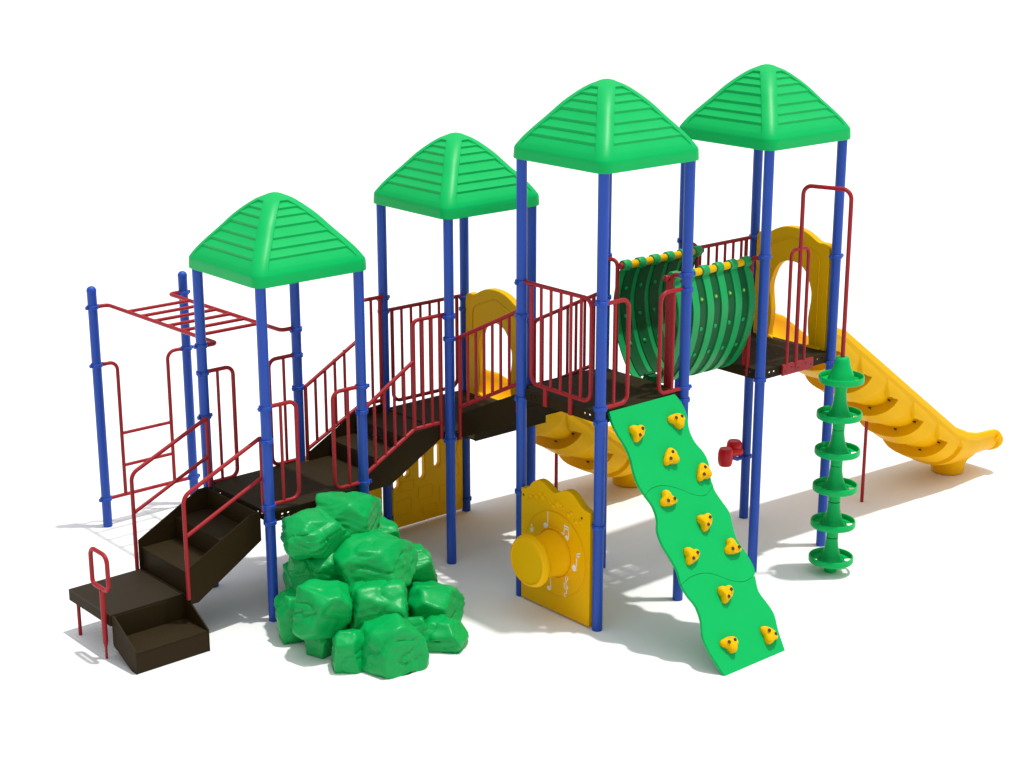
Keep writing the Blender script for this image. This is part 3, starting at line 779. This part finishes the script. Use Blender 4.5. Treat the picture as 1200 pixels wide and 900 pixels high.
# ================================================================== castle panels
def castle(x0, x1, label, y0, slots):
    t = thing('castle_panel', label, 'play panel', ((x0+x1)/2, y0, 0), 'yellow panels under the stairs')
    W = x1-x0
    def pill(u, za, zb, r=.036): return [(u + r*math.cos(a), zb-r + r*math.sin(a)) for a in [PI*k/8 for k in range(9)]] + [(u + r*math.cos(a), za+r + r*math.sin(a)) for a in [PI+PI*k/8 for k in range(9)]]
    top = 1.0
    out = [(x0,.03),(x1,.03),(x1,top)]
    nb = 4; w = W/(2*nb+1); u = x1
    for k in range(nb):
        u -= w; out += [(u,top),(u,top-.10)]; u -= w; out += [(u,top-.10),(u,top)]
    out += [(x0,top)]
    holes = [pill(x0+W*f, a, b) for f, a, b in slots]
    bm = bmesh.new(); plate(bm, out, holes, lambda u,v,w: V((u,y0+w,v)), .06)
    o = obj('panel_board', bm, YEL, t, bevel=.010)
    for f, za, hh, ww in ((.06,.16,.16,.20),(.36,.27,.13,.2),(.66,.18,.17,.22),(.42,.07,.12,.2),(.78,.42,.12,.16),(.12,.40,.1,.18)):
        a = x0 + W*f; b = bmesh.new(); tube(b, [(a,y0,za),(a+W*ww,y0,za),(a+W*ww,y0,za+hh),(a,y0,za+hh)], .004, .01, 8, True); obj('brick_outline', b, YEL, o)
    return t
castle(.05, .95, 'yellow castle panel with pill shaped windows, low behind the second lowest tower', 2.985, [(.06,.44,.66),(.20,.54,.78),(.415,.48,.84),(.63,.565,.80),(.85,.5,.7)])
castle(-.95, -.06, 'sunlit yellow strip of panel between two blue posts, behind the rock climber', 3.0, [(.12,.5,.75),(.32,.5,.75),(.5,.5,.8),(.68,.5,.75)])

# ================================================================== bongo drums
t = thing('bongo_drums', 'pair of small red drums bracketed low on a blue back post', 'drums', (2.8,1.0,.6))
for (x, y, z, r, h) in ((2.675,.985,.725,.072,.178),(2.875,1.05,.765,.075,.14)):
    bm = bmesh.new(); lathe(bm, [(r*.55,-h/2),(r*.82,-h/2),(r*.97,-h*.36),(r*1.05,-h*.1),(r*1.04,h*.15),(r*.98,h*.36),(r*.86,h*.46),(r*.8,h*.5),(0,h*.5)], (x,y,z), 'z', 24); obj('drum', bm, DRED, t)
bm = bmesh.new(); lathe(bm, [(.03,0),(.038,.05),(.05,.13),(.055,.19)], (2.715,1.01,.735), 'x', 18); obj('horn', bm, DRED, t)
bm = bmesh.new(); tube(bm, [(2.955,1,.66),(2.87,1.0,.655),(2.79,1.0,.69)], .022, .03); obj('bracket', bm, BLUE, t)

# ================================================================== ground
m, nt, b = principled('white_floor')
b.inputs['Base Color'].default_value = (.86,.86,.845,1); b.inputs['Roughness'].default_value = .95; b.inputs['Specular IOR Level'].default_value = .1
tc = nt.nodes.new('ShaderNodeTexCoord'); n1 = nt.nodes.new('ShaderNodeTexNoise'); n1.inputs['Scale'].default_value = 400
nt.links.new(tc.outputs['Object'], n1.inputs['Vector'])
mr = nt.nodes.new('ShaderNodeMapRange'); mr.inputs['To Min'].default_value = .9; mr.inputs['To Max'].default_value = 1.0
nt.links.new(n1.outputs['Fac'], mr.inputs['Value']); nt.links.new(mr.outputs['Result'], b.inputs['Roughness'])
bm = bmesh.new(); S = 400
bm.faces.new([bm.verts.new(p) for p in ((-S,-S,0),(S,-S,0),(S,S,0),(-S,S,0))])
me = bpy.data.meshes.new('ground'); bm.to_mesh(me); bm.free(); me.materials.append(m)
gr = bpy.data.objects.new('ground', me); C.objects.link(gr); gr['kind'] = 'structure'

# ================================================================== light, camera
SD = V((-.155,.127,-1.0)).normalized()
sun = bpy.data.lights.new('sun', 'SUN'); sun.energy = 2.6; sun.angle = math.radians(1.6); sun.color = (1,.985,.95)
so = bpy.data.objects.new('sun', sun); C.objects.link(so); so.rotation_euler = SD.to_track_quat('-Z','Y').to_euler(); so.location = (3,-3,9)
w = bpy.data.worlds.new('World'); bpy.context.scene.world = w; w.use_nodes = True
nt = w.node_tree; bg = nt.nodes['Background']
sky = nt.nodes.new('ShaderNodeTexSky'); sky.sky_type = 'NISHITA'; sky.sun_disc = False
to = -SD
sky.sun_elevation = math.asin(to.z); sky.sun_rotation = math.atan2(to.x, to.y)
sky.air_density = 1.0; sky.dust_density = 1.0; sky.ozone_density = 1.0
hs = nt.nodes.new('ShaderNodeHueSaturation'); hs.inputs['Saturation'].default_value = 0.16
nt.links.new(sky.outputs[0], hs.inputs['Color'])
# sky colour scaled by height: fill light raised overhead, dimmer toward the horizon
tc = nt.nodes.new('ShaderNodeTexCoord'); sx = nt.nodes.new('ShaderNodeSeparateXYZ'); nt.links.new(tc.outputs['Generated'], sx.inputs[0])
mr = nt.nodes.new('ShaderNodeMapRange'); mr.inputs['From Min'].default_value = 0; mr.inputs['From Max'].default_value = .9
mr.inputs['To Min'].default_value = .10; mr.inputs['To Max'].default_value = 1.7; nt.links.new(sx.outputs['Z'], mr.inputs['Value'])
vm = nt.nodes.new('ShaderNodeVectorMath'); vm.operation = 'SCALE'; nt.links.new(hs.outputs[0], vm.inputs[0]); nt.links.new(mr.outputs['Result'], vm.inputs['Scale'])
nt.links.new(vm.outputs[0], bg.inputs['Color'])
bg.inputs['Strength'].default_value = 0.15

cam = bpy.data.cameras.new('camera'); co = bpy.data.objects.new('camera', cam); C.objects.link(co)
co.location = (-9.602090, -9.976386, 6.320377)
co.rotation_euler = (PI/2 - 0.2884111, 0, -0.7130987)
cam.sensor_width = 36; cam.lens = 2038.121*36/1200; cam.clip_end = 1000
sc = bpy.context.scene; sc.camera = co
sc.view_settings.view_transform = 'Standard'; sc.view_settings.look = 'None'; sc.view_settings.exposure = 0.0; sc.view_settings.gamma = 1
sc.cycles.max_bounces = 10; sc.cycles.diffuse_bounces = 5; sc.cycles.transparent_max_bounces = 16
